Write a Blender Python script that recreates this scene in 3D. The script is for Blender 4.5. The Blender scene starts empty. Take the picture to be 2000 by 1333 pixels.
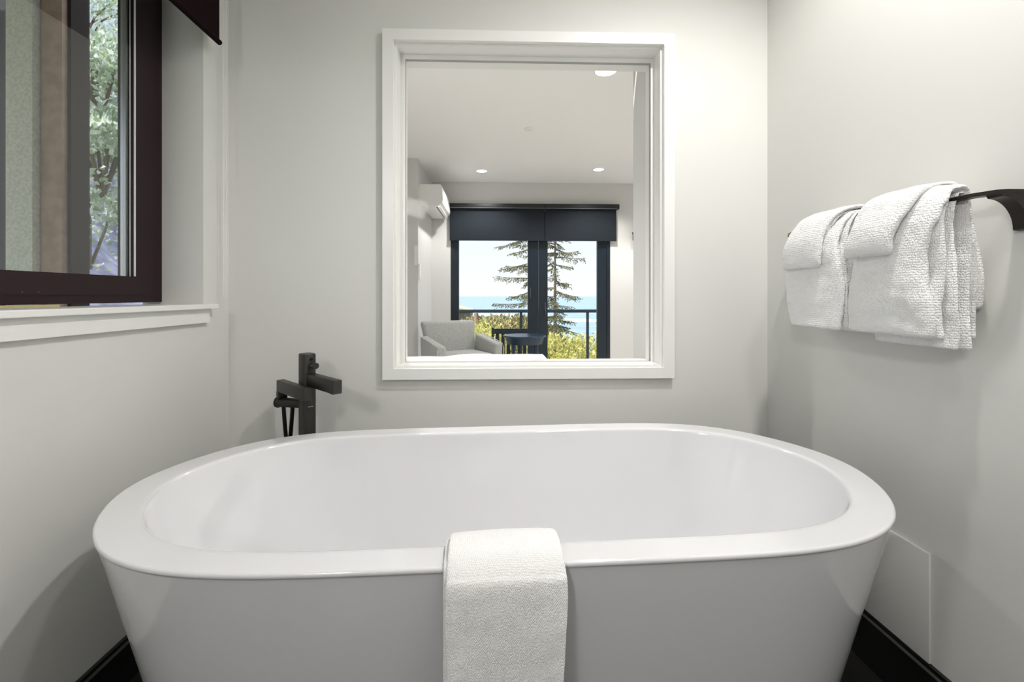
import bpy, bmesh, math, random
from mathutils import Vector, Matrix, noise
R = math.radians
S = bpy.context.scene
C = S.collection
random.seed(7)

# ---------------------------------------------------------------- camera
F = 900.0                                   # focal length in pixels of a 2000 px wide frame
YAW = math.atan(30.0 / F)
EYE = 1.03
cd = bpy.data.cameras.new('camera'); cam = bpy.data.objects.new('camera', cd); C.objects.link(cam)
cd.sensor_width = 36; cd.lens = 36 * F / 2000.0; cd.shift_y = -89.5 / 2000.0
cd.clip_start = 0.02; cd.clip_end = 3000
cam.location = (0, 0, EYE); cam.rotation_euler = (R(90), 0, -YAW)
S.camera = cam

# ---------------------------------------------------------------- world and sun
W = bpy.data.worlds.new('sky'); S.world = W; W.use_nodes = True
nt = W.node_tree; nt.nodes.clear()
wo = nt.nodes.new('ShaderNodeOutputWorld'); bg = nt.nodes.new('ShaderNodeBackground')
tc = nt.nodes.new('ShaderNodeTexCoord'); sp = nt.nodes.new('ShaderNodeSeparateXYZ'); cr = nt.nodes.new('ShaderNodeValToRGB')
nt.links.new(tc.outputs['Generated'], sp.inputs[0]); nt.links.new(sp.outputs['Z'], cr.inputs[0])
cr.color_ramp.elements[0].position = 0.0; cr.color_ramp.elements[0].color = (.92, .96, .985, 1)
cr.color_ramp.elements[1].position = 0.6; cr.color_ramp.elements[1].color = (.50, .70, .95, 1)
e = cr.color_ramp.elements.new(0.16); e.color = (.82, .91, .98, 1)
nt.links.new(cr.outputs[0], bg.inputs[0]); bg.inputs[1].default_value = 1.1
nt.links.new(bg.outputs[0], wo.inputs[0])
sd = bpy.data.lights.new('sun', 'SUN'); sun = bpy.data.objects.new('sun', sd); C.objects.link(sun)
sd.energy = 6.0; sd.angle = R(0.6); sd.color = (1, .95, .88)
sun.rotation_euler = Vector((-.50, -.30, .81)).to_track_quat('Z', 'Y').to_euler()

S.view_settings.view_transform = 'Standard'; S.view_settings.look = 'None'
S.view_settings.gamma = 1; S.view_settings.use_curve_mapping = False
S.view_settings.exposure = 0.0
P_MAIN, P_FILL, P_BED = 59.0, 23.0, 66.0
P_FRONT = 25.0    # lamp powers in watts

# ---------------------------------------------------------------- helpers
def at(px, py, X=None, Y=None, Z=None):
    """point of the place seen at a photograph pixel, on the plane X=, Y= or Z="""
    l, v = (px - 1000) / F, -(py - 577) / F
    d = Vector((l * math.cos(YAW) + math.sin(YAW), -l * math.sin(YAW) + math.cos(YAW), v))
    if X is not None: t = X / d.x
    elif Y is not None: t = Y / d.y
    else: t = (Z - EYE) / d.z
    return Vector((0, 0, EYE)) + d * t

def lin(r, g, b):
    f = lambda c: (c / 255 / 12.92) if c / 255 <= .04045 else ((c / 255 + .055) / 1.055) ** 2.4
    return (f(r), f(g), f(b), 1)

def mat(name, col, rough=.5, metal=0, spec=.5, coat=0, bump=None, bscale=200, bstr=.1, var=0, vscale=5, col2=None, detail=3, sss=0):
    m = bpy.data.materials.new(name); m.use_nodes = True
    n = m.node_tree; b = n.nodes['Principled BSDF']
    b.inputs['Base Color'].default_value = col; b.inputs['Roughness'].default_value = rough
    b.inputs['Metallic'].default_value = metal; b.inputs['Specular IOR Level'].default_value = spec
    b.inputs['Coat Weight'].default_value = coat
    b.inputs['Coat Roughness'].default_value = .04
    t = n.nodes.new('ShaderNodeTexCoord')
    if col2:
        z = n.nodes.new('ShaderNodeTexNoise'); z.inputs['Scale'].default_value = vscale; z.inputs['Detail'].default_value = detail
        r = n.nodes.new('ShaderNodeValToRGB'); r.color_ramp.elements[0].position = .38; r.color_ramp.elements[1].position = .62
        r.color_ramp.elements[0].color = col; r.color_ramp.elements[1].color = col2
        n.links.new(t.outputs['Object'], z.inputs['Vector']); n.links.new(z.outputs['Fac'], r.inputs[0]); n.links.new(r.outputs[0], b.inputs['Base Color'])
    if bump == 'noise':
        z = n.nodes.new('ShaderNodeTexNoise'); z.inputs['Scale'].default_value = bscale; z.inputs['Detail'].default_value = 2
        k = n.nodes.new('ShaderNodeBump'); k.inputs['Strength'].default_value = bstr; k.inputs['Distance'].default_value = .002
        n.links.new(t.outputs['Object'], z.inputs['Vector']); n.links.new(z.outputs['Fac'], k.inputs['Height']); n.links.new(k.outputs[0], b.inputs['Normal'])
    return m

def terry(name, col, sx, sy, sz, strength, dist, rotx=0.0, warp=.3):
    """looped cotton: rows of small loops"""
    m = mat(name, col, rough=.95, spec=.15)
    n = m.node_tree; b = n.nodes['Principled BSDF']; b.inputs['Sheen Weight'].default_value = .3
    t = n.nodes['Texture Coordinate'] if 'Texture Coordinate' in n.nodes else n.nodes.new('ShaderNodeTexCoord')
    mp = n.nodes.new('ShaderNodeMapping'); mp.inputs['Rotation'].default_value = (0, rotx, 0); mp.inputs['Scale'].default_value = (sx, sy, sz)
    nz = n.nodes.new('ShaderNodeTexNoise'); nz.inputs['Scale'].default_value = 60
    ad = n.nodes.new('ShaderNodeVectorMath'); ad.operation = 'MULTIPLY_ADD'
    ad.inputs[1].default_value = (warp * .01,) * 3
    v = n.nodes.new('ShaderNodeTexVoronoi'); v.inputs['Scale'].default_value = 1; v.inputs['Randomness'].default_value = .45
    k = n.nodes.new('ShaderNodeBump'); k.inputs['Strength'].default_value = strength; k.inputs['Distance'].default_value = dist; k.invert = True
    n.links.new(t.outputs['Object'], nz.inputs['Vector']); n.links.new(nz.outputs['Color'], ad.inputs[0]); n.links.new(t.outputs['Object'], ad.inputs[2])
    n.links.new(ad.outputs[0], mp.inputs['Vector']); n.links.new(mp.outputs[0], v.inputs['Vector'])
    n.links.new(v.outputs['Distance'], k.inputs['Height']); n.links.new(k.outputs[0], b.inputs['Normal'])
    return m

def glass(name, tint=(1, 1, 1, 1), refl=.05):
    """thin window pane: clear with Fresnel reflections"""
    m = bpy.data.materials.new(name); m.use_nodes = True; n = m.node_tree; n.nodes.clear()
    o = n.nodes.new('ShaderNodeOutputMaterial'); mx = n.nodes.new('ShaderNodeMixShader'); tr = n.nodes.new('ShaderNodeBsdfTransparent')
    gl = n.nodes.new('ShaderNodeBsdfGlossy'); fr = n.nodes.new('ShaderNodeFresnel'); mu = n.nodes.new('ShaderNodeMath'); mu.operation = 'MULTIPLY'
    mu.inputs[1].default_value = refl; fr.inputs['IOR'].default_value = 1.45; gl.inputs['Roughness'].default_value = 0
    tr.inputs[0].default_value = tint
    n.links.new(fr.outputs[0], mu.inputs[0]); n.links.new(mu.outputs[0], mx.inputs[0]); n.links.new(tr.outputs[0], mx.inputs[1]); n.links.new(gl.outputs[0], mx.inputs[2]); n.links.new(mx.outputs[0], o.inputs[0])
    return m

def emit(name, col, s):
    m = bpy.data.materials.new(name); m.use_nodes = True; n = m.node_tree; b = n.nodes['Principled BSDF']
    b.inputs['Base Color'].default_value = (.8, .8, .8, 1); b.inputs['Emission Color'].default_value = col; b.inputs['Emission Strength'].default_value = s
    return m

def add_box(bm, x0, x1, y0, y1, z0, z1, bev=0, M=None):
    vs = [bm.verts.new((x, y, z)) for x in (x0, x1) for y in (y0, y1) for z in (z0, z1)]
    if M is not None:
        for v in vs: v.co = M @ v.co
    q = [(0, 1, 3, 2), (4, 6, 7, 5), (0, 4, 5, 1), (2, 3, 7, 6), (0, 2, 6, 4), (1, 5, 7, 3)]
    fs = [bm.faces.new([vs[i] for i in f]) for f in q]
    if bev:
        es = list({e for f in fs for e in f.edges})
        bmesh.ops.bevel(bm, geom=es, offset=bev, segments=2, affect='EDGES', profile=.5)

def add_prism(bm, prof, axis, a, b):
    """closed profile (list of 2-tuples) extruded along axis from a to b"""
    def p(u, v, w): return {'x': (w, u, v), 'y': (u, w, v), 'z': (u, v, w)}[axis]
    A = [bm.verts.new(p(u, v, a)) for u, v in prof]; B = [bm.verts.new(p(u, v, b)) for u, v in prof]
    k = len(prof); bm.faces.new(A); bm.faces.new(B[::-1])
    for i in range(k): bm.faces.new((A[i], B[i], B[(i + 1) % k], A[(i + 1) % k]))

def frame_of(t):
    t = t.normalized(); up = Vector((0, 0, 1)) if abs(t.z) < .9 else Vector((0, 1, 0))
    a = t.cross(up).normalized(); return a, a.cross(t).normalized()

def add_tube(bm, pts, r, n=10, cap=True):
    pts = [Vector(p) for p in pts]; rs = r if isinstance(r, (list, tuple)) else [r] * len(pts); rings = []
    for i, p in enumerate(pts):
        t = pts[min(i + 1, len(pts) - 1)] - pts[max(i - 1, 0)]; a, b = frame_of(t)
        rings.append([bm.verts.new(p + (a * math.cos(2 * math.pi * k / n) + b * math.sin(2 * math.pi * k / n)) * rs[i]) for k in range(n)])
    for i in range(len(rings) - 1):
        for k in range(n): bm.faces.new((rings[i][k], rings[i][(k + 1) % n], rings[i + 1][(k + 1) % n], rings[i + 1][k]))
    if cap: bm.faces.new(rings[0][::-1]); bm.faces.new(rings[-1])

def add_loft(bm, rings, close_ends=True):
    vr = [[bm.verts.new(p) for p in r] for r in rings]; n = len(vr[0])
    for i in range(len(vr) - 1):
        for k in range(n): bm.faces.new((vr[i][k], vr[i][(k + 1) % n], vr[i + 1][(k + 1) % n], vr[i + 1][k]))
    if close_ends: bm.faces.new(vr[0][::-1]); bm.faces.new(vr[-1])

def add_cyl(bm, c, r, z0, z1, n=32, r2=None):
    add_loft(bm, [[(c[0] + q * math.cos(2 * math.pi * k / n), c[1] + q * math.sin(2 * math.pi * k / n), z) for k in range(n)] for q, z in ((r, z0), (r if r2 is None else r2, z1))])

def obj(name, bm, m, parent=None, smooth=False, **kw):
    bmesh.ops.recalc_face_normals(bm, faces=bm.faces)
    me = bpy.data.meshes.new(name); bm.to_mesh(me); bm.free()
    if smooth:
        for p in me.polygons: p.use_smooth = True
        if smooth != 'all':
            me.set_sharp_from_angle(angle=R(smooth if smooth is not True else 40))
    for mm in (m if isinstance(m, list) else [m]): me.materials.append(mm)
    o = bpy.data.objects.new(name, me); C.objects.link(o)
    if parent is not None:
        o.parent = parent; o.matrix_parent_inverse = parent.matrix_basis.inverted()
    for k, v in kw.items(): o[k] = v
    return o

def box(name, m, x0, x1, y0, y1, z0, z1, parent=None, bev=0, **kw):
    bm = bmesh.new(); add_box(bm, x0, x1, y0, y1, z0, z1, bev); return obj(name, bm, m, parent, smooth=bool(bev), **kw)

def thing(name, label, cat, loc=(0, 0, 0), rz=0, group=None, kind=None):
    o = bpy.data.objects.new(name, None); C.objects.link(o); o.location = loc; o.rotation_euler = (0, 0, rz); o.empty_display_size = .05
    if label: o['label'] = label; o['category'] = cat
    if group: o['group'] = group
    if kind: o['kind'] = kind
    o.matrix_basis   # evaluated transform used by obj()
    return o

def tag(o, label, cat, group=None, kind=None):
    o['label'] = label; o['category'] = cat
    if group: o['group'] = group
    if kind: o['kind'] = kind
    return o

def local(name, bm, m, parent, smooth=False, **kw):
    """part built in its thing's own coordinates"""
    o = obj(name, bm, m, None, smooth, **kw); o.parent = parent; return o

def spot(name, parent_loc, power, angle, parent, size=.04, blend=.6, col=(1, .975, .945)):
    l = bpy.data.lights.new(name, 'SPOT'); l.energy = power; l.spot_size = R(angle); l.spot_blend = blend; l.shadow_soft_size = size; l.color = col
    o = bpy.data.objects.new(name, l); C.objects.link(o); o.parent = parent; o.location = parent_loc; return o

# ---------------------------------------------------------------- materials
m_wall = mat('wall_paint', lin(222, 222, 218), rough=.55, spec=.3, bump='noise', bscale=350, bstr=.06)
m_wall2 = mat('bedroom_paint', lin(222, 222, 220), rough=.6, spec=.25, bump='noise', bscale=350, bstr=.05)
m_ceil = mat('ceiling_paint', lin(249, 249, 248), rough=.8, spec=.2)
m_trim = mat('white_trim', lin(238, 238, 235), rough=.3, spec=.5)
m_black = mat('black_base', lin(20, 19, 18), rough=.25, spec=.5)
m_floor = mat('dark_tile', lin(30, 29, 28), rough=.3, spec=.5, col2=lin(20, 19, 19), vscale=6)
m_wood_floor = mat('oak_floor', lin(228, 222, 214), rough=.4, col2=lin(216, 210, 200), vscale=8)
m_tub = mat('acrylic_white', lin(226, 226, 228), rough=.09, spec=.5, coat=.4)
m_maroon = mat('dark_window_frame', lin(34, 12, 18), rough=.35, spec=.35)
m_doorblue = mat('door_dark_blue', lin(19, 34, 46), rough=.35, spec=.5)
m_navy = mat('dark_shade_fabric', lin(34, 40, 47), rough=.8, spec=.2, bump='noise', bscale=900, bstr=.1)
m_maroonfab = mat('maroon_shade_fabric', lin(24, 8, 12), rough=.85, spec=.1, bump='noise', bscale=900, bstr=.1)
m_faucet = mat('matte_black_metal', lin(50, 50, 46), rough=.42, metal=.3, spec=.5)
m_faucet2 = mat('hose_black', lin(24, 24, 23), rough=.3, metal=.5)
m_bronze = mat('dark_bronze', lin(52, 47, 43), rough=.35, metal=.6)
m_towel = terry('white_terry', lin(250, 250, 249), 330, 330, 185, .8, .0034)
m_towel2 = terry('white_waffle_terry', lin(250, 250, 249), 430, 430, 300, .7, .0022, rotx=.65)
m_glass = glass('clear_glass'); m_glass2 = glass('window_glass', tint=(.95, .96, .96, 1), refl=.2)
m_seal = mat('grey_seal', lin(165, 166, 164), rough=.5)
m_grey_fab = mat('grey_linen', lin(186, 188, 186), rough=.9, spec=.1, col2=lin(168, 170, 168), vscale=90, bump='noise', bscale=500, bstr=.4)
m_white_fab = mat('white_cotton', lin(245, 245, 243), rough=.85, spec=.15)
m_plastic = mat('white_plastic', lin(242, 242, 240), rough=.3)
m_dark = mat('dark_slot', lin(60, 60, 60), rough=.5)
m_lampglow = emit('lamp_glow', (1, .99, .96, 1), 4.0)
m_chrome = mat('chrome', lin(200, 200, 200), rough=.15, metal=1)

# ================================================================ BATHROOM SHELL
XL, XR, YB, CE = -0.995, 1.045, 1.745, 2.50
pl = lambda px, py: at(px, py, X=XL)
# back wall with interior window opening (casing measured in the photo)
TL = at(752, 65, Y=YB); BRp = at(1311, 737, Y=YB)
cx0, cx1, cz0, cz1 = at(750, 400, Y=YB).x, at(1313, 400, Y=YB).x, at(1030, 738.5, Y=YB).z, at(1030, 68, Y=YB).z
cw = .040                                    # casing width
ox0, ox1, oz0, oz1 = cx0 + cw, cx1 - cw, cz0 + cw, cz1 - cw    # opening
WT = .17                                    # wall thickness
bm = bmesh.new()
add_box(bm, XL - .2, ox0, YB, YB + WT, 0, CE); add_box(bm, ox1, XR + 1.9, YB, YB + WT, 0, CE)
add_box(bm, ox0, ox1, YB, YB + WT, 0, oz0); add_box(bm, ox0, ox1, YB, YB + WT, oz1, CE)
obj('wall_back', bm, m_wall, kind='structure')
# left wall with window
wy1 = at(397, 300, X=XL).y; wy0 = .42; wz0, wz1 = .985, 2.12
bm = bmesh.new()
add_box(bm, XL - .20, XL, wy1, YB, 0, CE); add_box(bm, XL - .20, XL, -2.2, wy0, 0, CE)
add_box(bm, XL - .20, XL, wy0, wy1, 0, wz0); add_box(bm, XL - .20, XL, wy0, wy1, wz1, CE)
obj('wall_left', bm, m_wall, kind='structure')
box('wall_right', m_wall, XR, XR + .15, -2.2, YB, 0, CE, kind='structure')
# rear wall with a doorway, behind the camera
bm = bmesh.new()
add_box(bm, XL - .2, -.45, -2.35, -2.2, 0, CE); add_box(bm, .45, XR + .15, -2.35, -2.2, 0, CE); add_box(bm, -.45, .45, -2.35, -2.2, 2.05, CE)
obj('wall_rear', bm, m_wall, kind='structure')
box('door_2', m_doorblue, -.45, .45, -2.33, -2.28, 0.0, 2.05, kind='structure')
box('floor', m_floor, XL - .2, XR + .15, -2.35, YB + .02, -.12, 0, kind='structure')
box('ceiling', m_ceil, XL - .2, XR + .15, -2.35, YB, CE, CE + .2, kind='structure')
# baseboards, black with a small stepped lip
def baseboard(name, x, sgn, y0, y1, h=.135):
    bm = bmesh.new()
    prof = [(x, 0), (x + sgn * .016, 0), (x + sgn * .016, h - .014), (x + sgn * .010, h - .010), (x + sgn * .010, h), (x, h)]
    add_prism(bm, prof, 'y', y0, y1); return obj(name, bm, m_black, kind='structure')
HBL = at(241, 1246, X=XL).z; HBR = at(1694, 1192, X=XR).z
print('baseboards', HBL, HBR)
baseboard('baseboard_left', XL, 1, -2.2, YB, HBL); baseboard('baseboard_right', XR, -1, -2.2, YB, HBR)
bm = bmesh.new(); add_prism(bm, [(YB, 0), (YB - .016, 0), (YB - .016, HBL - .014), (YB - .010, HBL - .01), (YB - .01, HBL), (YB, HBL)], 'x', XL + .016, XR - .016)
obj('baseboard_back', bm, m_black, kind='structure')

# ---------------------------------------------------------------- window_1: interior picture window
w1 = thing('window_1', 'fixed interior window in white casing looking into the bedroom', 'window', ((cx0 + cx1) / 2, YB, cz0), kind='structure')
def rect_ring(bm, X0, X1, Z0, Z1, w, y0, y1, wb=None, wt=None):
    wb = w if wb is None else wb; wt = w if wt is None else wt
    add_box(bm, X0, X0 + w, y0, y1, Z0, Z1); add_box(bm, X1 - w, X1, y0, y1, Z0, Z1)
    add_box(bm, X0 + w, X1 - w, y0, y1, Z0, Z0 + wb); add_box(bm, X0 + w, X1 - w, y0, y1, Z1 - wt, Z1)
def mitre_casing(bm, X0, X1, Z0, Z1, w, y0, y1):
    """flat mitred casing board with eased edges"""
    for (a, b, c, d) in (((X0, Z0), (X1, Z0), (X1 - w, Z0 + w), (X0 + w, Z0 + w)), ((X1, Z0), (X1, Z1), (X1 - w, Z1 - w), (X1 - w, Z0 + w)),
                         ((X1, Z1), (X0, Z1), (X0 + w, Z1 - w), (X1 - w, Z1 - w)), ((X0, Z1), (X0, Z0), (X0 + w, Z0 + w), (X0 + w, Z1 - w))):
        add_prism(bm, [a, b, c, d], 'y', y0, y1)
    bmesh.ops.remove_doubles(bm, verts=bm.verts, dist=1e-5)
bm = bmesh.new(); mitre_casing(bm, cx0, cx1, cz0, cz1, cw, YB - .026, YB)
obj('casing', bm, m_trim, w1)
lw = .008
bm = bmesh.new(); rect_ring(bm, ox0, ox1, oz0, oz1, lw, YB - .003, YB + WT)
obj('reveal_lining', bm, m_trim, w1)
s0 = YB + .066
def stop_ring(bm, l, r, b, t, y0, y1):
    X0, X1, Z0, Z1 = ox0 + lw, ox1 - lw, oz0 + lw, oz1 - lw
    add_box(bm, X0, X0 + l, y0, y1, Z0, Z1); add_box(bm, X1 - r, X1, y0, y1, Z0, Z1)
    add_box(bm, X0 + l, X1 - r, y0, y1, Z0, Z0 + b); add_box(bm, X0 + l, X1 - r, y0, y1, Z1 - t, Z1)
bm = bmesh.new(); stop_ring(bm, .018, .013, .003, .018, s0, s0 + .018); obj('glazing_stop', bm, m_trim, w1)
bm = bmesh.new(); stop_ring(bm, .0186, .0136, .0033, .0188, s0 + .0015, s0 + .0175); obj('glazing_seal', bm, m_seal, w1)
bm = bmesh.new(); add_box(bm, ox0 + lw, ox1 - lw, s0 + .0185, s0 + .0245, oz0 + lw, oz1 - lw)
obj('pane', bm, m_glass, w1)
bm = bmesh.new(); stop_ring(bm, .016, .012, .003, .013, s0 + .025, s0 + .055); obj('rear_stop', bm, m_trim, w1)
bm = bmesh.new(); mitre_casing(bm, cx0, cx1, cz0, cz1, cw, YB + WT, YB + WT + .02)
obj('bedroom_casing', bm, m_trim, w1)

# ---------------------------------------------------------------- window_2: dark framed window in the left wall
w2 = thing('window_2', 'dark maroon framed window above white sill in the left wall', 'window', (XL, (wy0 + wy1) / 2, wz0), kind='structure')
FX = XL - .137                                # room face of the frame
fz0 = 1.007; fz1 = wz1; gz0 = 1.088; gy1 = at(262, 300, X=FX).y
bm = bmesh.new()
def ring_x(bm, x0, x1, Y0, Y1, Z0, Z1, wl, wr, wb, wt, bev=0):
    add_box(bm, x0, x1, Y1 - wr, Y1, Z0, Z1, bev); add_box(bm, x0, x1, Y0, Y0 + wl, Z0, Z1, bev)
    add_box(bm, x0, x1, Y0 + wl, Y1 - wr, Z0, Z0 + wb, bev); add_box(bm, x0, x1, Y0 + wl, Y1 - wr, Z1 - wt, Z1, bev)
ring_x(bm, FX - .055, FX, wy0, wy1, fz0, fz1, .07, .07, .045, .06)
obj('frame', bm, m_maroon, w2)
bm = bmesh.new()
fw = wy1 - gy1
ring_x(bm, FX - .050, FX + .006, wy0 + .055, wy1 - .055, fz0 + .024, fz1 - .05, .06, fw - .055, gz0 - fz0 - .024, .05)
obj('sash', bm, m_maroon, w2)
bm = bmesh.new(); gx = FX - .026
ring_x(bm, gx - .008, gx + .008, wy0 + .10, gy1 + .002, gz0 - .004, fz1 - .09, .01, .012, .005, .01)
obj('glass_spacer', bm, mat('metal_spacer', lin(205, 205, 205), rough=.25, metal=.7), w2)
bm = bmesh.new(); add_box(bm, gx + .009, gx + .013, wy0 + .10, gy1 + .002, gz0 - .004, fz1 - .09)
obj('pane', bm, m_glass2, w2)
# drywall return + sill + apron
sx = at(428, 594, Z=.998)
sill_y1 = at(428, 597, X=XL + .034).y
bm = bmesh.new(); add_box(bm, FX - .01, XL, wy0 + .001, wy1 - .001, wz0, 1.0); add_box(bm, XL, XL + .034, wy0 - .03, sill_y1, .984, 1.0, .002)
obj('sill', bm, m_trim, w2)
bm = bmesh.new(); add_box(bm, FX + .0006, FX + .0052, gy1 - .0022, gy1 - .0002, gz0 + .001, fz1 - .101); add_box(bm, gx + .0135, gx + .0150, gy1 - .0022, gy1 - .0002, gz0 + .001, fz1 - .101)
obj('edge_glint_strip', bm, m_plastic, w2, label='thin white strip imitating the bright reflection at the glass edge')  # white strip stands in for the reflection along the glass spacer
ap_y1 = at(410, 625, X=XL + .016).y; ap_z0 = at(410, 630, X=XL + .016).z
bm = bmesh.new(); add_box(bm, XL, XL + .016, wy0 - .01, ap_y1, ap_z0, .984)
obj('apron', bm, m_trim, w2)
bm = bmesh.new(); add_box(bm, FX + .0005, FX + .012, wy0 + .002, .62 + .6, 1.0003, 1.0062); 
obj('shim_strip', bm, mat('tan_wood_shim', lin(190, 178, 130), rough=.7), w2)
bm = bmesh.new()
for yy in (.5, 1.13, 1.17): add_box(bm, FX - .0002, FX + .0068, yy, yy + .003, 1.036, 1.039)
obj('screw_cap', bm, mat('screw_cap', lin(110, 70, 74), rough=.4), w2)

# ---------------------------------------------------------------- roller shade over window 2
BX = XL + .052
be = at(429, 88, X=BX)
rs = thing('roller_shade', 'black-brown roller shade half lowered over left window', 'roller shade', (BX, .95, be.z))
box('shade_fabric', m_maroonfab, BX - .0015, BX + .0015, wy0 - .05, be.y - .004, be.z + .006, 2.28, rs)
bm = bmesh.new(); add_tube(bm, [(BX, wy0 - .05, be.z + .008), (BX, be.y, be.z + .008)], .009, 12); obj('hem_bar', bm, m_maroonfab, rs, smooth=True)
bm = bmesh.new(); add_tube(bm, [(BX, wy0 - .05, 2.285), (BX, be.y, 2.285)], .022, 16); obj('roller', bm, m_maroonfab, rs, smooth=True)
bm = bmesh.new(); add_box(bm, XL + .001, BX + .03, be.y, be.y + .018, 2.25, 2.32); obj('bracket', bm, m_maroonfab, rs)
bm = bmesh.new()
for dy in (0, .016):
    cy = at(437, 300, X=BX - .02).y + dy
    add_tube(bm, [(BX - .02, cy, 1.0 + .03), (BX - .02, cy, 2.27)], .0012, 6)
    for k in range(110): add_tube(bm, [(BX - .02, cy, 1.03 + k * .011 - .0019), (BX - .02, cy, 1.03 + k * .011), (BX - .02, cy, 1.03 + k * .011 + .0019)], [.0008, .0022, .0008], 6)
add_tube(bm, [(BX - .02, cy - .016, 1.03), (BX - .02, cy - .012, 1.022), (BX - .02, cy - .004, 1.022), (BX - .02, cy, 1.03)], .0014, 6)
obj('bead_chain', bm, m_plastic, rs, smooth=True, label='thin white bead chain loop')

# ================================================================ BATHTUB
h = .44; TH = EYE - h
u0, w0 = -.010 * h, 2.621 * h
tcx, tcy = u0 * math.cos(YAW) + w0 * math.sin(YAW), -u0 * math.sin(YAW) + w0 * math.cos(YAW)
trot = .082 - YAW
A_, B_ = 2.015 * h + .0085, .910 * h + .001
def outline(a, b, n1=6.26, n2=1.376, N=224, k=.02):
    d = []
    M = 4000
    for i in range(M):
        t = 2 * math.pi * i / M; c, s = math.cos(t), math.sin(t)
        u = math.copysign(abs(c) ** (2 / n1), c); v = math.copysign(abs(s) ** (2 / n2), s)
        d.append((a * u, b * v * (1 + k * u)))
    L = [0]
    for i in range(M): L.append(L[-1] + math.dist(d[i], d[(i + 1) % M]))
    out = []; j = 0
    for i in range(N):
        s = L[-1] * i / N
        while L[j + 1] < s: j += 1
        f = (s - L[j]) / max(L[j + 1] - L[j], 1e-9); p, q = d[j % M], d[(j + 1) % M]
        out.append((p[0] + (q[0] - p[0]) * f, p[1] + (q[1] - p[1]) * f))
    for _ in range(26):
        out = [((out[i - 1][0] + 2 * out[i][0] + out[(i + 1) % N][0]) / 4, (out[i - 1][1] + 2 * out[i][1] + out[(i + 1) % N][1]) / 4) for i in range(N)]
    return out
tub = thing('bathtub', 'large white freestanding oval bathtub standing on dark floor', 'bathtub', (tcx, tcy, 0), trot)
rings = []
def ring(ie, isd, z, n1=6.26, n2=1.376): rings.append([(x, y, z) for x, y in outline(A_ - ie, B_ - isd, n1, n2)])
TE, TS = .132, .115                          # taper of ends and sides at floor
for f in (0, .03, .12, .3, .5, .7, .85, .93, .965, .985, .993):
    k = 1 - f; ring(TE * k + .003, TS * k + .003, f * (TH - .0095))
def lip(dxy, z): ring(dxy, dxy, z)
lip(.0030, TH - .0105); lip(.0010, TH - .0092); lip(.0001, TH - .0072); lip(0, TH - .005); lip(.0006, TH - .0025); lip(.0018, TH - .0010); lip(.0034, TH - .0002); lip(.0045, TH); lip(.0060, TH); lip(.0090, TH)
RE, RS = .0745, .066
n1i, n2i = 7.0, 1.32
ring(.030, .030, TH, 6.6, 1.36); ring(RE - .012, RS - .012, TH - .0002, n1i, n2i)
ring(RE - .003, RS - .003, TH - .0004, n1i, n2i); ring(RE, RS, TH - .0012, n1i, n2i); ring(RE + .0025, RS + .0025, TH - .0035, n1i, n2i); ring(RE + .0042, RS + .0042, TH - .0075, n1i, n2i); ring(RE + .0052, RS + .005, TH - .012, n1i, n2i)
for dz, e, s in ((.03, .011, .009), (.07, .024, .018), (.12, .043, .03), (.18, .07, .042), (.25, .10, .056), (.31, .13, .072), (.35, .155, .09), (.38, .19, .115), (.395, .24, .15), (.402, .32, .2), (.405, .5, .27), (.406, .7, .31)):
    ring(RE + e, RS + s, TH - dz, n1i, n2i)
bm = bmesh.new(); add_loft(bm, rings); local('tub_shell', bm, m_tub, tub, smooth='all')
bm = bmesh.new(); add_cyl(bm, (0, 0), .034, TH - .4062, TH - .4, 32, .03); local('drain', bm, m_faucet, tub, smooth=True, label='black round drain cover')

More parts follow.
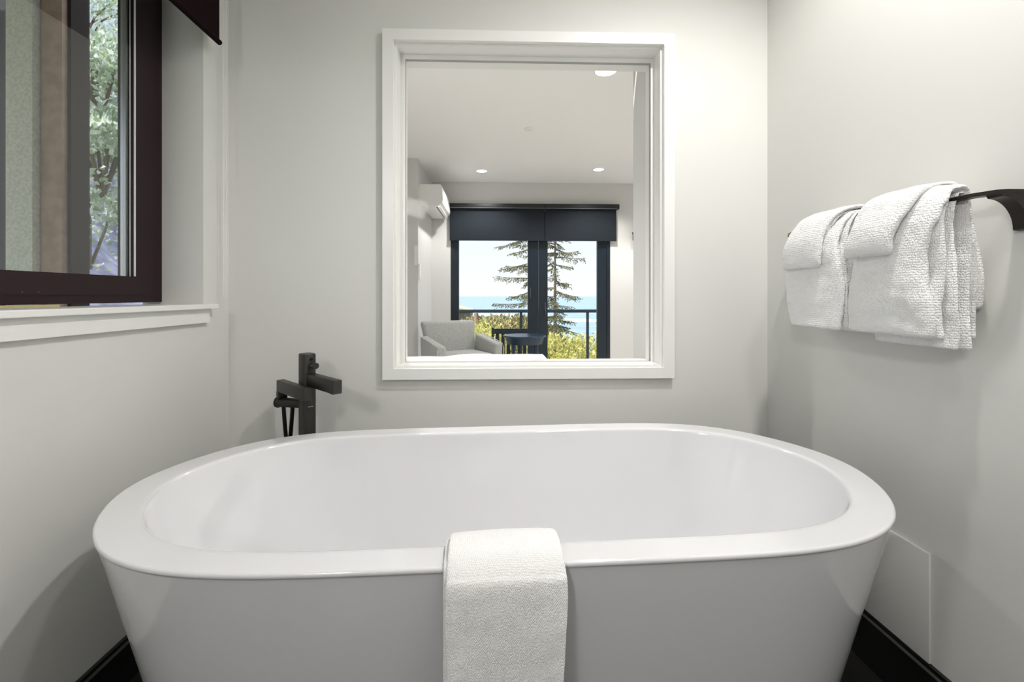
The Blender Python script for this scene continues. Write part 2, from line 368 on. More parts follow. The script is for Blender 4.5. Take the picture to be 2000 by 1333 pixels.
# ---------------------------------------------------------------- draped cloth generator
def add_ply(bm, path, hw, ht, axis, N=28, ex=2.6, wob=.003, seed=0, ends=.9, fr=9.0, cshift=None, hwf=None, htf=None):
    """soft folded cloth: path = centre line, hw = half width along axis, ht = half thickness"""
    axis = Vector(axis).normalized(); path = [Vector(p) for p in path]
    # resample evenly
    L = [0]
    for i in range(len(path) - 1): L.append(L[-1] + (path[i + 1] - path[i]).length)
    tot = L[-1]; step = min(.006, ht * .5); K = max(int(tot / step), 8); pts = []; j = 0
    # smooth path (Catmull-Rom over the polyline)
    def cr_(i, f):
        p0, p1, p2, p3 = path[max(i - 1, 0)], path[i], path[i + 1], path[min(i + 2, len(path) - 1)]
        return .5 * ((2 * p1) + (-p0 + p2) * f + (2 * p0 - 5 * p1 + 4 * p2 - p3) * f * f + (-p0 + 3 * p1 - 3 * p2 + p3) * f ** 3)
    for i in range(K + 1):
        s = tot * i / K
        while j < len(L) - 2 and L[j + 1] < s: j += 1
        pts.append((s, cr_(j, (s - L[j]) / max(L[j + 1] - L[j], 1e-9))))
    rings = []
    for i, (s, p) in enumerate(pts):
        t = (pts[min(i + 1, K)][1] - pts[max(i - 1, 0)][1]).normalized(); nrm = axis.cross(t).normalized()
        e = min(s, tot - s); sc = 1.0
        if e < ht * ends: sc = math.sqrt(max(1 - (1 - e / (ht * ends)) ** 2, .0)) * .97 + .03
        fs = s / tot
        W_ = (hwf(fs) if hwf else hw) - ht * (1 - sc) * .6; T_ = (htf(fs) if htf else ht) * sc
        c0 = p + axis * (cshift(fs) if cshift else 0)
        r = []
        for k in range(N):
            a = 2 * math.pi * k / N; c, sn = math.cos(a), math.sin(a)
            # rounded-edge slab: straight faces with semicircular edges
            q = math.copysign(abs(c) ** (2 / 5.0), c); v = math.copysign(abs(sn) ** (2 / ex), sn)
            P = c0 + axis * (W_ * q) + nrm * (T_ * v)
            d = noise.noise(P * fr + Vector((seed, seed * 2.1, 0))) * wob + noise.noise(P * fr * 4 + Vector((seed * 3, 0, seed))) * wob * .35
            P += nrm * d * (1 if sc > .5 else .5) + axis * d * .8 * abs(q) ** 6
            r.append(P)
        rings.append(r)
    add_loft(bm, rings)

# ---------------------------------------------------------------- towel over the tub's front rim
# local axes of tub: x along length, y depth. towel centre in tub coordinates
def tub_local(P):
    d = Vector((P.x - tcx, P.y - tcy)); c, s = math.cos(-trot), math.sin(-trot)
    return Vector((d.x * c - d.y * s, d.x * s + d.y * c))
pc = tub_local(at(983, 1103, Z=TH)); tx = pc.x
ft = thing('hanging_towel', 'white textured towel folded lengthwise over the front rim of the bathtub', 'towel', (tcx, tcy, 0), trot)
yo = -B_ ; yi = -(B_ - RS)
def rimpath(g, zi, zo):
    sl = (TS) / TH
    return [(tx, yi + .02 + (TH - zi) * .14 + g, zi), (tx, yi + .014 + g, TH - .04), (tx, yi + .004 + g * .9, TH - .002 + g * .3), (tx, yi - .010, TH + g), (tx, (yi + yo) / 2, TH + g + .001), (tx, yo + .022, TH + g - .001),
            (tx, yo + .004, TH + g * .62), (tx, yo - g * .72, TH - .008), (tx, yo - g - .001, TH - .032), (tx, yo - g - .001, TH - .15), (tx, yo - g - .001, TH - .3), (tx, yo - g - .001, zo)]
bm = bmesh.new()
add_ply(bm, rimpath(.0075, TH - .16, .07), .094, .0058, (1, 0, 0), N=44, wob=.0016, seed=3, fr=14, hwf=lambda f: .0965 - .006 * max(0, f - .45))
local('inner_layer', bm, m_towel2, ft, smooth='all')
bm = bmesh.new()
add_ply(bm, rimpath(.0205, TH - .15, .06), .094, .0062, (1, 0, 0), N=48, wob=.0022, seed=5, fr=12, cshift=lambda f: .004 - .004 * max(0, f - .4), hwf=lambda f: .0955 - .012 * max(0, f - .45) + .002 * math.sin(f * 19))
local('outer_layer', bm, m_towel2, ft, smooth='all')

# ================================================================ TUB FILLER
fa = thing('tub_faucet', 'matte black floor-standing tub faucet with hand shower behind the bathtub', 'faucet', (at(600, 800, Y=1.60).x, 1.60, 0), -R(45))
CXY = Vector((fa.location.x, fa.location.y))
ztop = at(598, 691, Y=1.60).z
d45 = Vector((math.cos(-R(45)), math.sin(-R(45)), 0)); n45 = Vector((-d45.y, d45.x, 0))
# column: rounded oblong, local x = spout direction
def oblong(a, b, z, n=32, ex=3.2, cx=0, cy=0):
    return [(cx + a * math.copysign(abs(math.cos(t)) ** (2 / ex), math.cos(t)), cy + b * math.copysign(abs(math.sin(t)) ** (2 / ex), math.sin(t)), z) for t in (2 * math.pi * k / n for k in range(n))]
bm = bmesh.new(); add_loft(bm, [oblong(.030, .023, z) for z in (0, .3, ztop - .004)] + [oblong(.0285, .0215, ztop)])
local('column', bm, m_faucet, fa, smooth=30)
bm = bmesh.new(); add_cyl(bm, (0, 0), .05, 0, .012, 40); local('base_plate', bm, m_faucet, fa, smooth=30)
zs = at(606, 742, Y=1.58).z
bm = bmesh.new()
add_box(bm, .022, .222, -.0145, .0145, zs - .021, zs + .022, .003); local('spout', bm, m_faucet, fa, smooth=30)
bm = bmesh.new(); add_box(bm, .185, .208, -.009, .009, zs - .0235, zs - .0195); local('aerator', bm, m_faucet2, fa)
zh = at(620, 713, Y=1.58).z
bm = bmesh.new(); add_tube(bm, [(.02, 0, zh), (.045, 0, zh)], .0085, 16); add_tube(bm, [(.045, 0, zh), (.068, 0, zh)], .0105, 16); local('lever', bm, m_faucet, fa, smooth=30)
bm = bmesh.new(); add_tube(bm, [(.025, 0, ztop - .017), (.034, 0, ztop - .017)], .0045, 12); local('set_screw', bm, m_faucet2, fa, smooth=30)
bm = bmesh.new(); add_box(bm, .0296, .0303, -.010, .008, zs - .092, zs - .0905); local('maker_mark', bm, m_chrome, fa, label='small pale maker mark')
# hand shower on its cradle, parallel to the spout, beside the column
pL, pR = at(548, 742, Y=1.645), at(602, 760, Y=1.49)
inv = Matrix.Rotation(R(45), 4, 'Z') @ Matrix.Translation((-CXY.x, -CXY.y, 0))
a, b = inv @ pL, inv @ pR
print('hand shower local', a, b)
hy = (a.y + b.y) / 2; hz = (pL.z + pR.z) / 2
bm = bmesh.new(); add_box(bm, a.x - .006, b.x + .004, hy - .0135, hy + .0135, hz - .040, hz + .001, .003); local('hand_shower', bm, m_faucet, fa, smooth=30)
bm = bmesh.new(); add_box(bm, a.x - .006, a.x + .022, hy - .0145, hy + .0145, hz - .062, hz - .038, .002)
add_tube(bm, [(a.x + .008, hy, hz - .058), (a.x + .008, hy, hz - .072)], .013, 18); local('shower_head_collar', bm, m_faucet2, fa, smooth=30)
c1 = inv @ at(545, 786, Y=1.645); c2 = Vector((-.005, 0, c1.z + .004))
bm = bmesh.new(); add_tube(bm, [c1, c1 + (c2 - c1) * .12, c2], [.0185, .0165, .0165], 20); local('cradle_arm', bm, m_faucet, fa, smooth=30)
bm = bmesh.new(); dirc = (c2 - c1).normalized(); add_tube(bm, [c1 - dirc * .006, c1], [.0195, .0195], 20); local('cradle_cap', bm, m_faucet2, fa, smooth=30)
h1 = c1 + dirc * .018; h2 = c1 + dirc * .062
hb = (h1 + h2) / 2; hb.z = at(567, 868, Y=1.62).z
hd = (h2 - h1) / 2; pts = []
for i in range(33):
    f = -1 + 2 * i / 32; q = 1 - abs(f) ** 1.0
    zz = h1.z - .012 + (hb.z - h1.z) * math.sin(q * math.pi / 2) ** .9
    pts.append(Vector((h1.x + hd.x, h1.y + hd.y, 0)) + Vector((hd.x, hd.y, 0)) * math.copysign(1, f) * (abs(f) ** 1.0) * (.9 if abs(f) > .01 else 0) + Vector((0, 0, zz)))
bm = bmesh.new(); add_tube(bm, pts, .0068, 10); local('hose', bm, m_faucet2, fa, smooth=True)

# ================================================================ TOWEL RAIL AND TOWELS (right wall)
RX, RZ = XR - .075, 1.232
tr = thing('towel_rail', 'dark bronze flat towel rail on the right wall carrying folded towels', 'towel rail', (XR, 1.18, RZ))
yf, yn = at(1551, 458, X=RX).y, .905
bm = bmesh.new(); add_box(bm, RX - .011, RX + .011, yn, yf, RZ - .004, RZ + .004, .001); local_ = obj('bar', bm, m_bronze, tr, smooth=30)
def bracket(y0, s):
    """end of the rail: strip turning to the wall over a quarter-round web"""
    bm = bmesh.new(); y1 = y0 + s * .045
    # top strip, angled then along the wall
    a0, a1, b0, b1 = (RX - .011, y0), (RX + .011, y0), (XR - .045, y1), (XR - .045, y1 - s * .026)
    P = [a0, (RX + .004, y1 - s * .006), (RX + .020, y1), (XR, y1), (XR, y1 - s * .028), (RX + .024, y1 - s * .028), (RX + .011, y0)]
    add_prism(bm, P, 'z', RZ - .004, RZ + .004)
    # curved web below, profile in X,z extruded in y
    ya, yb = sorted((y1 - s * .0002, y1 - s * .0278))
    prof = [(XR, RZ - .0041), (RX + .006, RZ - .0041)]
    for k in range(0, 13):
        t = k / 12 * math.pi / 2
        prof.append((RX + .010 + .052 * math.sin(t), RZ - .010 - .062 * (1 - math.cos(t))))
    prof += [(XR, RZ - .074)]
    add_prism(bm, prof, 'y', ya, yb)
    return obj('bracket', bm, m_bronze, tr, smooth=30)
bracket(yn, -1); bracket(yf, 1)

def drape_path(g, zb, zf, lean=.0, out=0.0, y=0, top=0):
    """over the bar: back bottom -> top -> front bottom, g = distance of the centre line from the bar"""
    gb = min(g, .042); tz = .008 + g * .36 + top
    if RZ - zf < .2:
        return [(RX + gb + .004, y, zb), (RX + gb + .002, y, RZ - .045), (RX + gb * .62, y, RZ + tz * .72), (RX, y, RZ + tz), (RX - g * .55, y, RZ + tz * .55), (RX - g * .93, y, RZ - .035), (RX - g - out, y, (RZ - .035 + zf) / 2), (RX - g - out + .004, y, zf)]
    return [(RX + gb + .008, y, zb), (RX + gb + .006, y, zb + .08), (RX + gb + .004, y, (zb + RZ) / 2 + .03), (RX + gb, y, RZ - .045), (RX + gb * .62, y, RZ + tz * .72), (RX, y, RZ + tz), (RX - g * .55, y, RZ + tz * .55),
            (RX - g - .001, y, RZ - .045), (RX - g - out * .5, y, (zf + RZ) / 2 - .01), (RX - g - out, y, zf + (RZ - zf) * .25), (RX - g - out + .006 + lean, y, zf)]

def towel(name, label, grp, plies, cat='towel'):
    t = thing(name, label, cat, (RX, (plies[0][1] + plies[0][2]) / 2, RZ), 0, grp)
    for i, (nm, y0, y1, g, ht, zb, zf, kw) in enumerate(plies):
        bm = bmesh.new(); p = {k: kw[k] for k in ('lean', 'out', 'top') if k in kw}
        q = {k: v for k, v in kw.items() if k not in p and k not in ('skew', 'sw')}
        fm = (RZ - zb) / (2 * RZ - zb - zf); sk = kw.get('skew', 0); sw = kw.get('sw', .004); hw = (y1 - y0) / 2; ph = i * 2.1 + y0 * 9
        q['htf'] = lambda f, ht=ht, fm=fm: ht * (1 - .5 * math.exp(-((f - fm) / .10) ** 2) + .10 * math.sin(f * 17 + ph))
        q['hwf'] = lambda f, hw=hw, sw=sw, ph=ph: hw + sw * math.sin(f * 15 + ph) - sw
        q['cshift'] = lambda f, sk=sk, fm=fm: sk * max(0, (f - fm) / (1 - fm)) ** .8 + .003 * math.sin(f * 9 + ph)
        add_ply(bm, drape_path(g, zb, zf, y=(y0 + y1) / 2, **p), hw, ht, (0, 1, 0), N=48, ex=2.2, seed=i * 4.7 + y0 * 31, **q)
        obj(nm, bm, m_towel, t, smooth='all')
    return t
G = 'bath towels folded over the rail'
towel('bath_towel', 'nearer white bath towel folded over the rail, closest to the bronze bracket', G, [
    ('inner_fold', .925, 1.150, .0125, .0085, .915, .915, dict(wob=.004)),
    ('middle_fold', .932, 1.160, .031, .0120, .935, .935, dict(wob=.005, out=.004, sw=.005)),
    ('outer_fold', .930, 1.168, .0525, .0160, 1.0, .938, dict(wob=.008, out=.006, fr=10, sw=.008))])
towel('bath_towel', 'farther white bath towel folded over the rail, towards the back wall', G, [
    ('inner_fold', 1.185, 1.415, .0125, .0085, .93, .935, dict(wob=.004)),
    ('middle_fold', 1.195, 1.430, .029, .0110, .93, .940, dict(wob=.005, out=.003, sw=.005)),
    ('outer_fold', 1.192, 1.432, .0495, .0145, 1.0, .935, dict(wob=.007, out=.002, fr=10, sw=.007))])
G = 'hand towels laid over the bath towels'
towel('hand_towel', 'small folded white hand towel on top of the nearer bath towel', G, [
    ('under_fold', .965, 1.092, .072, .0085, 1.14, 1.145, dict(wob=.004, out=.002, top=-.001, skew=.050)),
    ('top_fold', .950, 1.100, .086, .0120, 1.14, 1.122, dict(wob=.005, out=.002, top=.002, skew=.048, ends=1.6))])
towel('hand_towel', 'small folded white hand towel on top of the farther bath towel', G, [
    ('under_fold', 1.212, 1.355, .066, .0080, 1.13, 1.135, dict(wob=.004, out=.000, top=-.001, skew=.045)),
    ('top_fold', 1.200, 1.363, .078, .0110, 1.13, 1.108, dict(wob=.005, out=.000, top=.001, skew=.048, ends=1.6))])

# ---------------------------------------------------------------- access panel on right wall
ay0, ay1 = at(1815, 1083, X=XR - .006).y, 1.45; az1 = at(1815, 1083, X=XR - .006).z
ap = thing('access_panel', 'flat white access panel above the black baseboard right of the bathtub', 'panel', (XR, (ay0 + ay1) / 2, HBR))
bm = bmesh.new(); add_box(bm, XR - .007, XR, ay0, ay1, HBR + .001, az1, .0012); obj('cover', bm, m_wall, ap, smooth=30)

# ================================================================ DOWNLIGHTS
def downlight(x, y, z, label, power, ang, grp, glow=m_lampglow, r=.062, size=.035):
    t = thing('downlight', label, 'ceiling light', (x, y, z), 0, grp)
    bm = bmesh.new(); n = 40
    prof = [(r + .012, z * 0 - .0005), (r + .011, -.004), (r + .001, -.005), (r, -.002), (r, -.0005)]
    add_loft(bm, [[(q * math.cos(2 * math.pi * k / n), q * math.sin(2 * math.pi * k / n), w) for k in range(n)] for q, w in prof], close_ends=False)
    local('trim_ring', bm, m_plastic, t, smooth=30)
    bm = bmesh.new(); add_cyl(bm, (0, 0), r, -.002, -.0005, n); local('lens', bm, glow, t)
    spot('lamp', (0, 0, -.03), power, ang, t, size=size)
    return t
G = 'ceiling lights above the bathtub, out of frame'
downlight(.70, .74, CE, 'round white recessed ceiling light above the right side of the bathtub', P_MAIN, 165, G)
downlight(.62, .14, CE, 'round white recessed ceiling light just in front of the bathtub', P_FILL, 140, G, size=.05)
downlight(.1, -1.2, CE, 'round white recessed ceiling light behind the viewer', 10, 112, G)

vl = thing('front_fill_bar', 'unseen white light bar behind the viewer, added to brighten the tub front', 'fill light', (XL, -1.15, 1.95))  # unseen bar added to light the tub front and towel
bm = bmesh.new(); add_box(bm, 0, .035, -.32, .32, -.05, .05, .004); local('housing', bm, m_chrome, vl, smooth=30)
bm = bmesh.new(); add_box(bm, .036, .075, -.30, .30, -.04, .04, .01); local('diffuser', bm, m_lampglow, vl, smooth=30)
la = bpy.data.lights.new('lamp', 'AREA'); la.shape = 'RECTANGLE'; la.size = .6; la.size_y = .18; la.energy = P_FRONT; la.color = (1, .98, .95)
lo = bpy.data.objects.new('lamp', la); C.objects.link(lo); lo.parent = vl; lo.location = (.10, 0, 0); lo.rotation_euler = Vector((-.9, -.42, .35)).to_track_quat('Z', 'Y').to_euler()

# ================================================================ BEDROOM
BY0 = YB + WT; BC = 2.55; BFY = 6.22
BXL2 = at(843, 357, Y=BFY).x; bret = at(814, 312, Y=5.15)
print('bed left wall', BXL2, bret)
box('floor_bedroom', m_wood_floor, -1.4, 2.95, BY0, BFY + .15, -.12, 0, kind='structure')
box('ceiling_bedroom', m_ceil, -1.4, 2.95, BY0, BFY + .15, BC, BC + .2, kind='structure')
box('wall_bedroom_near_left', m_wall2, -1.35, -1.18, BY0, 5.15, 0, BC, kind='structure')
box('wall_bedroom_left', m_wall2, -1.35, BXL2, 5.15, BFY, 0, BC, kind='structure')
bm = bmesh.new(); add_box(bm, .640, 1.0, BY0 + .021, BY0 + .23, 0, BC, .006); obj('wall_bedroom_corner', bm, m_wall2, kind='structure')
box('wall_bedroom_right', m_wall2, 2.8, 2.95, BY0, BFY, 0, BC, kind='structure')
dx0, dx1 = at(880, 500, Y=BFY).x, at(1192, 500, Y=BFY).x; dzt = at(1000, 412, Y=BFY).z
bm = bmesh.new()
add_box(bm, -1.35, dx0, BFY, BFY + .15, 0, BC); add_box(bm, dx1, 2.95, BFY, BFY + .15, 0, BC); add_box(bm, dx0, dx1, BFY, BFY + .15, dzt, BC)
obj('wall_bedroom_far', bm, m_wall2, kind='structure')
# French doors
d1 = thing('door_1', 'dark blue glazed double doors to the deck', 'door', ((dx0 + dx1) / 2, BFY, 0), kind='structure')
X = lambda px, Y=BFY: at(px, 500, Y=Y).x
fy0, fy1 = BFY + .01, BFY + .09
bm = bmesh.new(); j = .045
add_box(bm, dx0, dx0 + j, fy0, fy1, 0, dzt); add_box(bm, dx1 - j, dx1, fy0, fy1, 0, dzt); add_box(bm, dx0 + j, dx1 - j, fy0, fy1, dzt - .05, dzt)
obj('door_frame', bm, m_doorblue, d1)
def leaf(x0, x1, g0, g1, hx, hz):
    bm = bmesh.new(); yy0, yy1 = BFY + .02, BFY + .07
    add_box(bm, x0, g0, yy0, yy1, .01, dzt - .055); add_box(bm, g1, x1, yy0, yy1, .01, dzt - .055)
    add_box(bm, g0, g1, yy0, yy1, .01, .14); add_box(bm, g0, g1, yy0, yy1, dzt - .18, dzt - .055)
    o = obj('door_leaf', bm, m_doorblue, d1)
    bm = bmesh.new(); add_box(bm, g0, g1, yy0 + .02, yy0 + .028, .14, dzt - .18); obj('pane', bm, m_glass, o)
    bm = bmesh.new(); add_box(bm, hx - .008, hx + .008, yy0 - .012, yy0, hz - .06, hz + .06, .003)
    add_tube(bm, [(hx, yy0 - .012, hz), (hx, yy0 - .05, hz), (hx, yy0 - .052, hz - .09)], .006, 8); obj('door_handle', bm, mat('handle_grey', lin(75, 88, 96), rough=.3, metal=.5), o, smooth=30)
mid = X(1052)
leaf(dx0 + j + .003, mid - .002, X(896), X(1031), X(1036), at(1036, 570, Y=BFY).z)
leaf(mid + .002, dx1 - j - .003, X(1070), X(1167), X(1065), at(1065, 600, Y=BFY).z)
# roller shades above the doors
def bshade(px0, px1, label, lastcap):
    yb = BFY - .055; zb = at(1000, 470, Y=yb).z; zt = at(1000, 399, Y=yb).z; x0, x1 = X(px0, yb), X(px1, yb)
    t = thing('roller_shade', label, 'roller shade', ((x0 + x1) / 2, yb, zb), 0, 'dark roller shades over the deck doors')
    box('shade_fabric', m_navy, x0 + .002, x1 - .002, yb, yb + .003, zb, zt - .06, t)
    box('hem_bar', m_navy, x0 + .002, x1 - .002, yb - .004, yb + .006, zb - .004, zb + .014, t)
    bm = bmesh.new(); add_box(bm, x0 - .001, x1 + (.03 if lastcap else -.001), yb - .045, BFY - .0005, zt - .065, zt, .004); obj('cassette', bm, mat('shade_cassette', lin(22, 24, 27), rough=.5), t, smooth=30)
    box('cassette_lip', mat('lip_grey', lin(120, 126, 130), rough=.4), x0, x1, yb - .048, yb - .0455, zt - .064, zt - .059, t)
bshade(878, 1064, 'left dark navy roller shade above the glazed deck doors', False)
bshade(1064.6, 1204, 'right dark navy roller shade above the glazed deck doors', True)
# air conditioner
acy0, acy1 = 5.27, 6.12
ac = thing('air_conditioner', 'white wall-mounted air conditioner high on the bedroom left wall', 'air conditioner', (BXL2, 5.7, 1.9))
z1_, z0_ = at(845, 360, Y=acy0).z, at(845, 403, Y=acy0).z
xo = at(862, 400, Y=acy0).x; print('ac depth', xo - BXL2, z0_, z1_)
xr = at(866, 400, Y=acy0).x
prof = [(BXL2, z0_ + .03), (BXL2, z1_), (xo - .012, z1_), (xo, z1_ - .012), (xr - .006, z0_ + .08), (xr - .016, z0_ + .05), (xr - .05, z0_ + .012), (xr - .09, z0_), (BXL2 + .02, z0_ + .003)]
bm = bmesh.new(); add_prism(bm, prof, 'y', acy0, acy1); obj('housing', bm, m_plastic, ac)
bm = bmesh.new(); add_box(bm, xr - .085, xr - .075, acy0 + .05, acy1 - .05, z0_ - .003, z0_ + .012); obj('air_slot', bm, m_dark, ac, label='dark air outlet slot')
bm = bmesh.new(); add_box(bm, xr - .070, xr - .035, acy0 + .04, acy1 - .04, z0_ - .004, z0_ - .0005); obj('louver', bm, m_plastic, ac)
# plates on the return wall and left wall
q0, q1 = at(809, 480, Y=5.14), at(815, 518, Y=5.14)
tag(box('wall_plate', m_plastic, q0.x, q1.x, 5.140, 5.15, q1.z, q0.z), 'tall narrow white plate at the left edge of the interior window view', 'wall plate')
qa, qb = at(817.5, 516, X=BXL2), at(820, 545, X=BXL2)
tag(box('thermostat', m_plastic, BXL2, BXL2 + .018, qa.y - .04, qa.y + .06, qb.z, qa.z), 'small white thermostat box on bedroom left wall beneath the air conditioner', 'thermostat')
# wall lamp at the right
q = at(1234.5, 460, Y=BFY - .08)
wl = thing('wall_lamp', 'small dark wall lamp beside the deck doors at the right edge', 'wall lamp', (q.x + .05, BFY, q.z - .08))
bm = bmesh.new(); add_loft(bm, [[(q.x + .05 + r_ * math.cos(t), BFY - .08 + r_ * math.sin(t), z) for t in (2 * math.pi * k / 20 for k in range(20))] for r_, z in ((.02, q.z - .09), (.05, q.z + .04))]); obj('lamp_shade', bm, mat('lamp_dark', lin(60, 62, 62), rough=.4), wl, smooth=30)
bm = bmesh.new(); add_box(bm, q.x + .03, q.x + .07, BFY - .035, BFY, q.z - .06, q.z); obj('back_plate', bm, m_bronze, wl)
# ceiling lights and smoke detector
G = 'recessed ceiling lights in the bedroom'
for (px, py, lab) in ((941, 334.5, 'round recessed bedroom ceiling light at the far left, near the air conditioner'), (1169, 331.5, 'round recessed bedroom ceiling light at the far right'), (1183, 139, 'round recessed bedroom ceiling light cut by the top of the interior window')):
    p = at(px, py, Z=BC - .003); downlight(p.x, p.y, BC, lab, P_BED, 135, G, r=.062 if py > 200 else .07)
G = 'unseen ceiling lights added to brighten the bedroom'
for x, y in ((-.5, 2.35), (2.0, 3.7), (2.0, 5.4)):  # unseen lamps added to lift the bedroom ceiling and walls
    downlight(x, y, BC, 'unseen round recessed ceiling light added to brighten the bedroom', P_BED, 104, G)
p = at(1033, 254, Z=BC - .01)
sm = thing('smoke_detector', 'round white detector in the middle of the bedroom ceiling', 'smoke detector', (p.x, p.y, BC))
bm = bmesh.new(); n = 36
add_loft(bm, [[(q * math.cos(2 * math.pi * k / n), q * math.sin(2 * math.pi * k / n), w) for k in range(n)] for q, w in ((.045, 0), (.045, -.006), (.035, -.014), (.01, -.016))]); local('body', bm, m_plastic, sm, smooth=30)
# bed
bx1, by1 = at(1066, 690, Y=3.28).x, 3.28; bz = at(980, 689.5, Y=3.28).z; print('bed top', bz)
bd = thing('bed', 'bed with rumpled white duvet below the interior window view', 'bed', (-.3, 2.6, 0))
box('bed_base', m_grey_fab, -1.10, bx1 - .03, 2.05, by1 - .03, .0, .28, bd, bev=.01)
box('mattress', m_white_fab, -1.12, bx1 - .02, 2.04, by1 - .02, .282, bz - .055, bd, bev=.03)
bm = bmesh.new(); nx, ny = 60, 46
g = [[None] * (ny + 1) for _ in range(nx + 1)]
for i in range(nx + 1):
    for k in range(ny + 1):
        x = -1.13 + (bx1 + 1.13) * i / nx; y = 2.03 + (by1 - 2.03) * k / ny
        e = min(x + 1.13, bx1 - x, y - 2.03, by1 - y); rd = .03
        z = bz - (0 if e > rd else rd - math.sqrt(max(rd * rd - (rd - e) ** 2, 0)))
        z += (noise.noise(Vector((x * 4, y * 4, 1))) - .6) * .010 - (.012 if x < -.25 else 0) * min(1, max(0, (-.25 - x) * 8))
        if e < .001: z = bz - .2
        g[i][k] = bm.verts.new((x, y, z))
for i in range(nx):
    for k in range(ny): bm.faces.new((g[i][k], g[i + 1][k], g[i + 1][k + 1], g[i][k + 1]))
dv = obj('duvet', bm, m_white_fab, bd, smooth='all'); md = dv.modifiers.new('s', 'SOLIDIFY'); md.thickness = .012; md.offset = -1

# armchair (local: faces -y, x across)
chp = at(903, 640, Y=4.85)
ch = thing('armchair', 'light grey fabric armchair with sloping arms beside the bedroom wall', 'armchair', (chp.x, chp.y, 0), R(30))
HT = at(890, 626, Y=5.05).z
print('chair top', HT)
def cushion(name, x0, x1, y0, y1, z0, z1, bev, M=None, tap=None):
    bm = bmesh.new(); add_box(bm, x0, x1, y0, y1, z0, z1)
    if tap:
        for v in bm.verts: v.co = tap(v.co)
    if M is not None:
        for v in bm.verts: v.co = M @ v.co
    bmesh.ops.bevel(bm, geom=list(bm.edges), offset=bev, segments=4, affect='EDGES', profile=.5)
    return local(name, bm, m_grey_fab, ch, smooth='all')
cushion('seat', -.25, .25, -.22, .22, .26, .43, .03)
def backtap(c):
    f = (c.z - .28) / (HT - .28); return Vector((c.x * (1 + .22 * f), c.y + .14 * f, c.z - .012 * abs(c.x) / .3 * f))
cushion('backrest', -.262, .262, .18, .28, .28, HT, .035, tap=backtap)
def armtap(s):
    def f(c):
        k = (c.y + .22) / .48       # 0 front .. 1 back
        z = c.z if c.z < .4 else c.z - .075 * (1 - k)
        return Vector((c.x + s * (.03 * (z - .2)), c.y, z))
    return f
zt = at(940, 655, Y=4.95).z
cushion('armrest', -.36, -.265, -.22, .26, .20, zt, .028, tap=armtap(-1)); cushion('armrest', .265, .36, -.22, .26, .20, zt, .028, tap=armtap(1))
for sx_ in (-1, 1):
    for y_ in (-.17, .2):
        bm = bmesh.new(); add_tube(bm, [(sx_ * .28, y_, 0), (sx_ * .25, y_, .25)], [.012, .02], 12); local('leg', bm, m_doorblue, ch, smooth=True)
    # piping on arm top
    bm = bmesh.new(); add_tube(bm, [(sx_ * .365, -.222, .24), (sx_ * .370, -.222, zt - .11), (sx_ * .368, -.20, zt - .077), (sx_ * .372, .0, zt - .037), (sx_ * .375, .24, zt - .006)], .004, 6); local('piping', bm, mat('piping', lin(215, 215, 212), rough=.8), ch, smooth=True)
# round side table
tp = at(1024.5, 655, Y=5.35)
tb = thing('side_table', 'round dark blue side table in front of the deck doors', 'side table', (tp.x, tp.y, 0))
rr = (at(1066, 655, Y=5.35).x - at(983, 655, Y=5.35).x) / 2; zt_ = tp.z; n = 48
circ = lambda r, z: [(r * math.cos(2 * math.pi * k / n), r * math.sin(2 * math.pi * k / n), z) for k in range(n)]
m_tab = mat('table_blue_black', lin(28, 52, 70), rough=.28)
bm = bmesh.new(); add_loft(bm, [circ(rr - .004, zt_ - .018), circ(rr, zt_ - .014), circ(rr, zt_ - .003), circ(rr - .003, zt_)]); local('table_top', bm, m_tab, tb, smooth=30)
bm = bmesh.new(); add_loft(bm, [circ(rr - .045, zt_ - .10), circ(rr - .02, zt_ - .018)]); local('apron', bm, m_tab, tb, smooth=30)
for k in range(4):
    t = math.pi / 4 + k * math.pi / 2; bm = bmesh.new()
    add_tube(bm, [((rr - .06) * math.cos(t) * .95, (rr - .06) * math.sin(t) * .95, 0), ((rr - .06) * math.cos(t), (rr - .06) * math.sin(t), zt_ - .10)], [.012, .018], 10); local('leg', bm, m_tab, tb, smooth=True)

# ================================================================ OUTSIDE, SEA SIDE
DK = -.30
box('deck_floor', mat('deck_boards', lin(130, 120, 108), rough=.7, col2=lin(110, 100, 90), vscale=6), -3, 6, BFY + .15, 8.9, DK - .1, DK, kind='structure')
RY = 8.7; m_rail = mat('rail_metal', lin(52, 62, 70), rough=.4, metal=.2)
rl = thing('railing', 'dark metal deck railing with clear glass panels', 'railing', (1, RY, DK))
z0r, z1r = at(1000, 611, Y=RY).z, at(1000, 605, Y=RY).z
box('top_rail', m_rail, -3, 6, RY - .03, RY + .03, z0r, z1r, rl, bev=.005)
pxs = [at(1017.5, 620, Y=RY).x, at(1147.5, 620, Y=RY).x]; sp_ = pxs[1] - pxs[0]
postx = [pxs[0] - 2 * sp_, pxs[0] - sp_, pxs[0], pxs[1], pxs[1] + sp_, pxs[1] + 2 * sp_]
for i, x_ in enumerate(postx):
    box('post', m_rail, x_ - .024, x_ + .024, RY - .024, RY + .024, DK, z0r, rl)
    if i < len(postx) - 1: box('glass_panel', m_glass, x_ + .03, postx[i + 1] - .03, RY - .005, RY + .005, DK + .08, z0r - .03, rl)
box('bottom_rail', m_rail, postx[0] + .024, postx[-1] - .024, RY - .015, RY + .015, DK + .04, DK + .075, rl)
